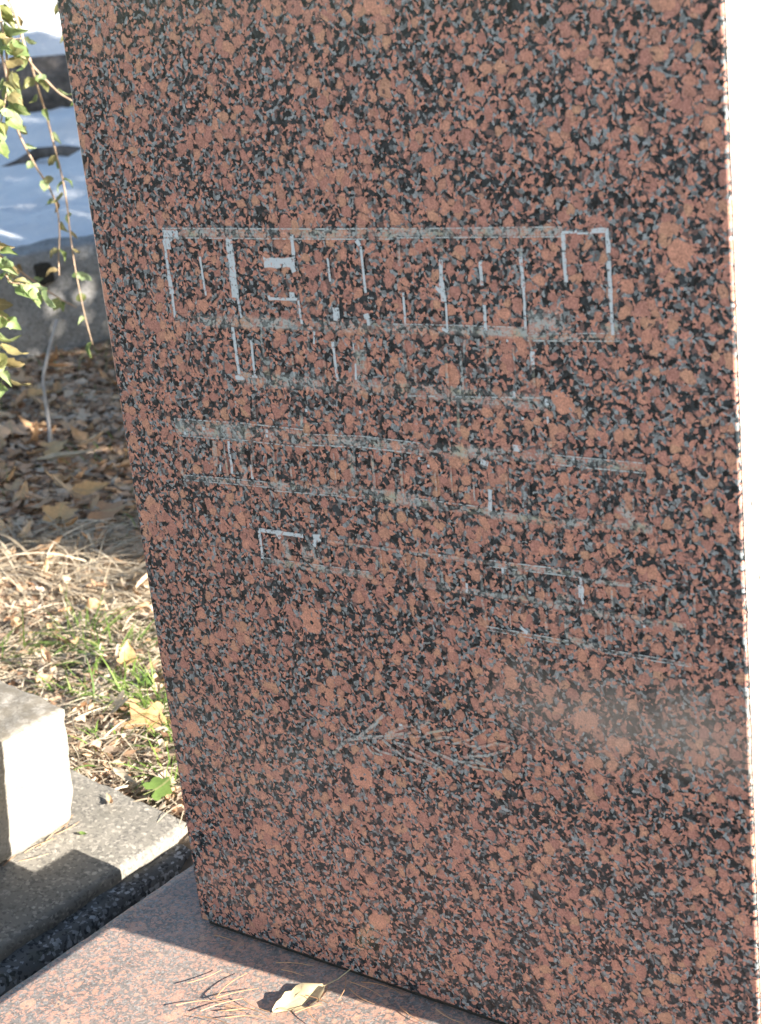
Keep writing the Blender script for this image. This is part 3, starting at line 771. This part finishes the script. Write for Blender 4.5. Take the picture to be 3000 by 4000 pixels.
lay(leaf_mesh('plinth_leaf', .054, .034, M['yellow'], .12, .16, .6, 22, .55), (.183, -.030, .004), R(247), .22, 'curled yellow leaf with stalk lying on the granite plinth', ax=(.75,.66,0))
lay(leaf_mesh('curled_leaf', .026, .007, M['fallen'], .6, .6, .4, 23), (-.415, .253, -.0765), -.55, TILT, 'small curled brown leaf lying on the concrete slab', ax=(0,1,0))
lay(leaf_mesh('small_green', .012, .006, M['maple'], .4, .4, .4, 24), (-.387, .175, -.0815), .2, TILT, 'tiny green leaf scrap on the slab by the block', ax=(0,1,0))
lay(leaf_mesh('husk', .010, .007, M['petal'], .2, .2, .2, 25, .0), (-.455, .178, .0945), .1, TILT, 'white seed husk on top of the concrete block', 1.0, 'seed', 'seed_husk', ax=(0,1,0))

# needles
def needle_mesh(L, bend):
    pts = [Vector((L*i/5, bend*L*math.sin(math.pi*i/5), .0012+.05*L*math.sin(math.pi*i/5)*abs(bend))) for i in range(6)]
    v, f = tube(pts, .0005, .0003, 4); return mesh('pine_needle', v, f, M['needle'])
NM = [needle_mesh(.040, .05), needle_mesh(.036, -.07), needle_mesh(.045, .09), needle_mesh(.026, .03)]
spots = [(random.gauss(.125, .03), random.gauss(-.105, .014)) for _ in range(17)]+[(random.uniform(.0,.30), random.uniform(-.03,-.006)) for _ in range(9)]+[(random.uniform(-.05,.25), random.uniform(-.2,-.02)) for _ in range(4)]
for i, (x, y) in enumerate(spots):
    o = link('pine_needle', NM[i % 4]); o.location = (x, y, .0008+random.uniform(0,.004)); o.rotation_euler = (0, random.uniform(-.05,.05), random.gauss(.7, .6) if i < 17 else random.gauss(0,.35))
    tag(o, 'thin dry pine needle lying on the granite plinth', 'pine needle', 'pine needles on the plinth')
for i in range(7):
    y = .07+.12*i/7; o = link('pine_needle', NM[i % 4]); o.location = (-.405+random.uniform(-.004,.006), y, -.0795); o.rotation_euler = (0, 0, R(90)+random.gauss(0,.25))
    tag(o, 'dry pine needle in the crack under the concrete block', 'pine needle', 'needles under the block')

# ---------------- arching shrub ----------------
shrub = empty('shrub', (-1.35, .50, -.11)); tag(shrub, 'arching shrub with small yellow green leaves on thin drooping twigs', 'shrub')
B0 = Vector(shrub.location)
LM = [leaf_mesh('leaf', .029, .020, M['shrubleaf'], .4, .35, .5, 31, .15), leaf_mesh('leaf', .024, .018, M['shrubleaf'], .8, .5, .6, 32, .15), leaf_mesh('leaf', .028, .013, M['shrubleaf'], -.4, .8, .6, 33, .15)]
STEMS = [
 ('a', 1, [(-1.4,.55,.3),(-1.45,.8,.8),(-1.36,.97,1.06),(-1.28,1.02,1.03),(-1.239,1.023,0.951),(-1.22,1.02,0.905),(-1.205,1.014,0.863),(-1.195,1.013,0.838),(-1.175,1.018,0.813),(-1.151,1.026,0.785),(-1.131,1.035,0.769),(-1.091,1.045,0.742)], .036, .0024, 2.0),
 ('b', 0, [(-1.20,1.015,.848),(-1.22,1.04,.80),(-1.238,1.065,0.752),(-1.225,1.061,0.696),(-1.205,1.051,0.632),(-1.193,1.041,0.582),(-1.186,1.032,0.545),(-1.178,1.023,0.504),(-1.167,1.013,0.463),(-1.146,0.999,0.385),(-1.13,0.992,0.334)], .031, .0020, .6),
 ('c', 1, [(-1.42,.6,.3),(-1.5,.85,.75),(-1.43,1.02,.98),(-1.37,1.06,.95),(-1.333,1.064,0.866),(-1.304,1.047,0.769),(-1.29,1.039,0.718),(-1.259,1.039,0.657),(-1.229,1.041,0.606),(-1.213,1.033,0.554),(-1.207,1.012,0.488),(-1.204,1.004,0.459)], .033, .0021, .8),
 ('d', 1, [(-1.5,.7,.2),(-1.6,.95,.5),(-1.473,1.059,0.496),(-1.402,1.093,0.44),(-1.346,1.117,0.392),(-1.316,1.133,0.371)], .032, .0020, .7),
 ('e', 1, [(-1.25,.54,.4),(-1.05,.62,.95),(-.92,.66,1.03),(-0.858,0.665,0.949),(-0.845,0.66,0.912),(-0.831,0.648,0.854),(-0.826,0.636,0.815),(-0.827,0.618,0.773),(-0.832,0.599,0.734)], .0075, .0019, 1.4),
 ('f', 1, [(-1.2,.5,.3),(-.97,.51,.64),(-.86,.51,.66),(-0.801,0.515,0.628),(-0.777,0.522,0.597),(-0.757,0.518,0.55),(-0.742,0.527,0.541),(-0.721,0.54,0.531)], .0085, .0018, 1.0),
 ('g', 1, [(-1.2,.49,.2),(-.95,.5,.48),(-0.86,0.505,0.54),(-0.785,0.515,0.497),(-0.772,0.521,0.487)], .012, .0016, 1.0),
 ('h', 0, [(-.90,.64,.92),(-0.842,0.652,0.886),(-0.829,0.659,0.878),(-0.816,0.669,0.877)], .013, .0016, 1.0),
 ('i', 1, [(-1.15,.48,.2),(-.9,.5,.47),(-0.81,0.509,0.464),(-0.795,0.509,0.433),(-0.789,0.502,0.404)], .011, .0016, 1.0),
 ('j', 0, [(-1.28,1.02,1.03),(-1.23,1.06,1.0),(-1.18,1.06,.97),(-1.15,1.06,.93),(-1.13,1.06,.88)], .03, .0016, 1.1),
 ('k', 1, [(-1.4,.48,.3),(-1.45,.4,.8),(-1.3,.3,1.1),(-1.15,.25,.95),(-1.1,.22,.8)], .03, .0024, 1.0),
 ('l', 1, [(-1.45,.55,.3),(-1.6,.7,.8),(-1.75,.8,1.0),(-1.9,.85,.85)], .03, .0024, 1.0),
]
for nm, root, pts, gap, r, lsz in STEMS:
    pts = [Vector(p)-B0 for p in pts]
    if root: pts = [Vector((random.uniform(-.04,.04), random.uniform(-.04,.04), -.03))]+pts
    line = catmull(pts, 6)
    v, f = tube(line, r*1.9 if root else r*1.1, r*.45, 6, rough=.25)
    br = link('branch', mesh('branch', v, f, M['twigbark'], smooth=True), shrub)
    acc = 0; side = 1; start = .45 if root else .05; n = len(line)
    for i in range(1, n):
        acc += (line[i]-line[i-1]).length
        if i/n < start or acc < gap*random.uniform(.75, 1.3): continue
        acc = 0; d = (line[i]-line[i-1]).normalized()
        for rep in range(2 if random.random() < (.45 if nm in 'abcdjkl' else .8) else 1):
            side *= -1
            out = (d.cross(Vector((random.uniform(-.6,.6), random.uniform(-.6,.6), 1))).normalized()*side + d*.4 + Vector((0,0,-.45)) + Vector((random.gauss(0,.25), random.gauss(0,.25), random.gauss(0,.2)))).normalized()
            upv = Vector((random.gauss(.3,.5), random.gauss(-.3,.5), random.gauss(.4,.5))); yv = upv.cross(out).normalized(); zv = out.cross(yv)
            lf_ = link('leaf', random.choice(LM), br); mm = Matrix((out, yv, zv)).transposed().to_4x4()
            s_ = random.uniform(.7, 1.1)*(1.4 if nm in 'efghi' else 1.05); lf_.matrix_local = Matrix.Translation(line[i]+out*.003) @ mm @ Matrix.Scale(s_, 4)
v, f = tube(catmull([(-2.02,1.59,-.13),(-2.033,1.612,-.043),(-2.05,1.63,.037),(-2.055,1.645,.085),(-2.042,1.705,.207)], 4), .0055, .004, 6, rough=.2)
tag(link('dry_stalk', mesh('dry_stalk', v, f, M['stalk'], smooth=True)), 'grey leafless stalk standing upright in front of the low wall', 'stalk')
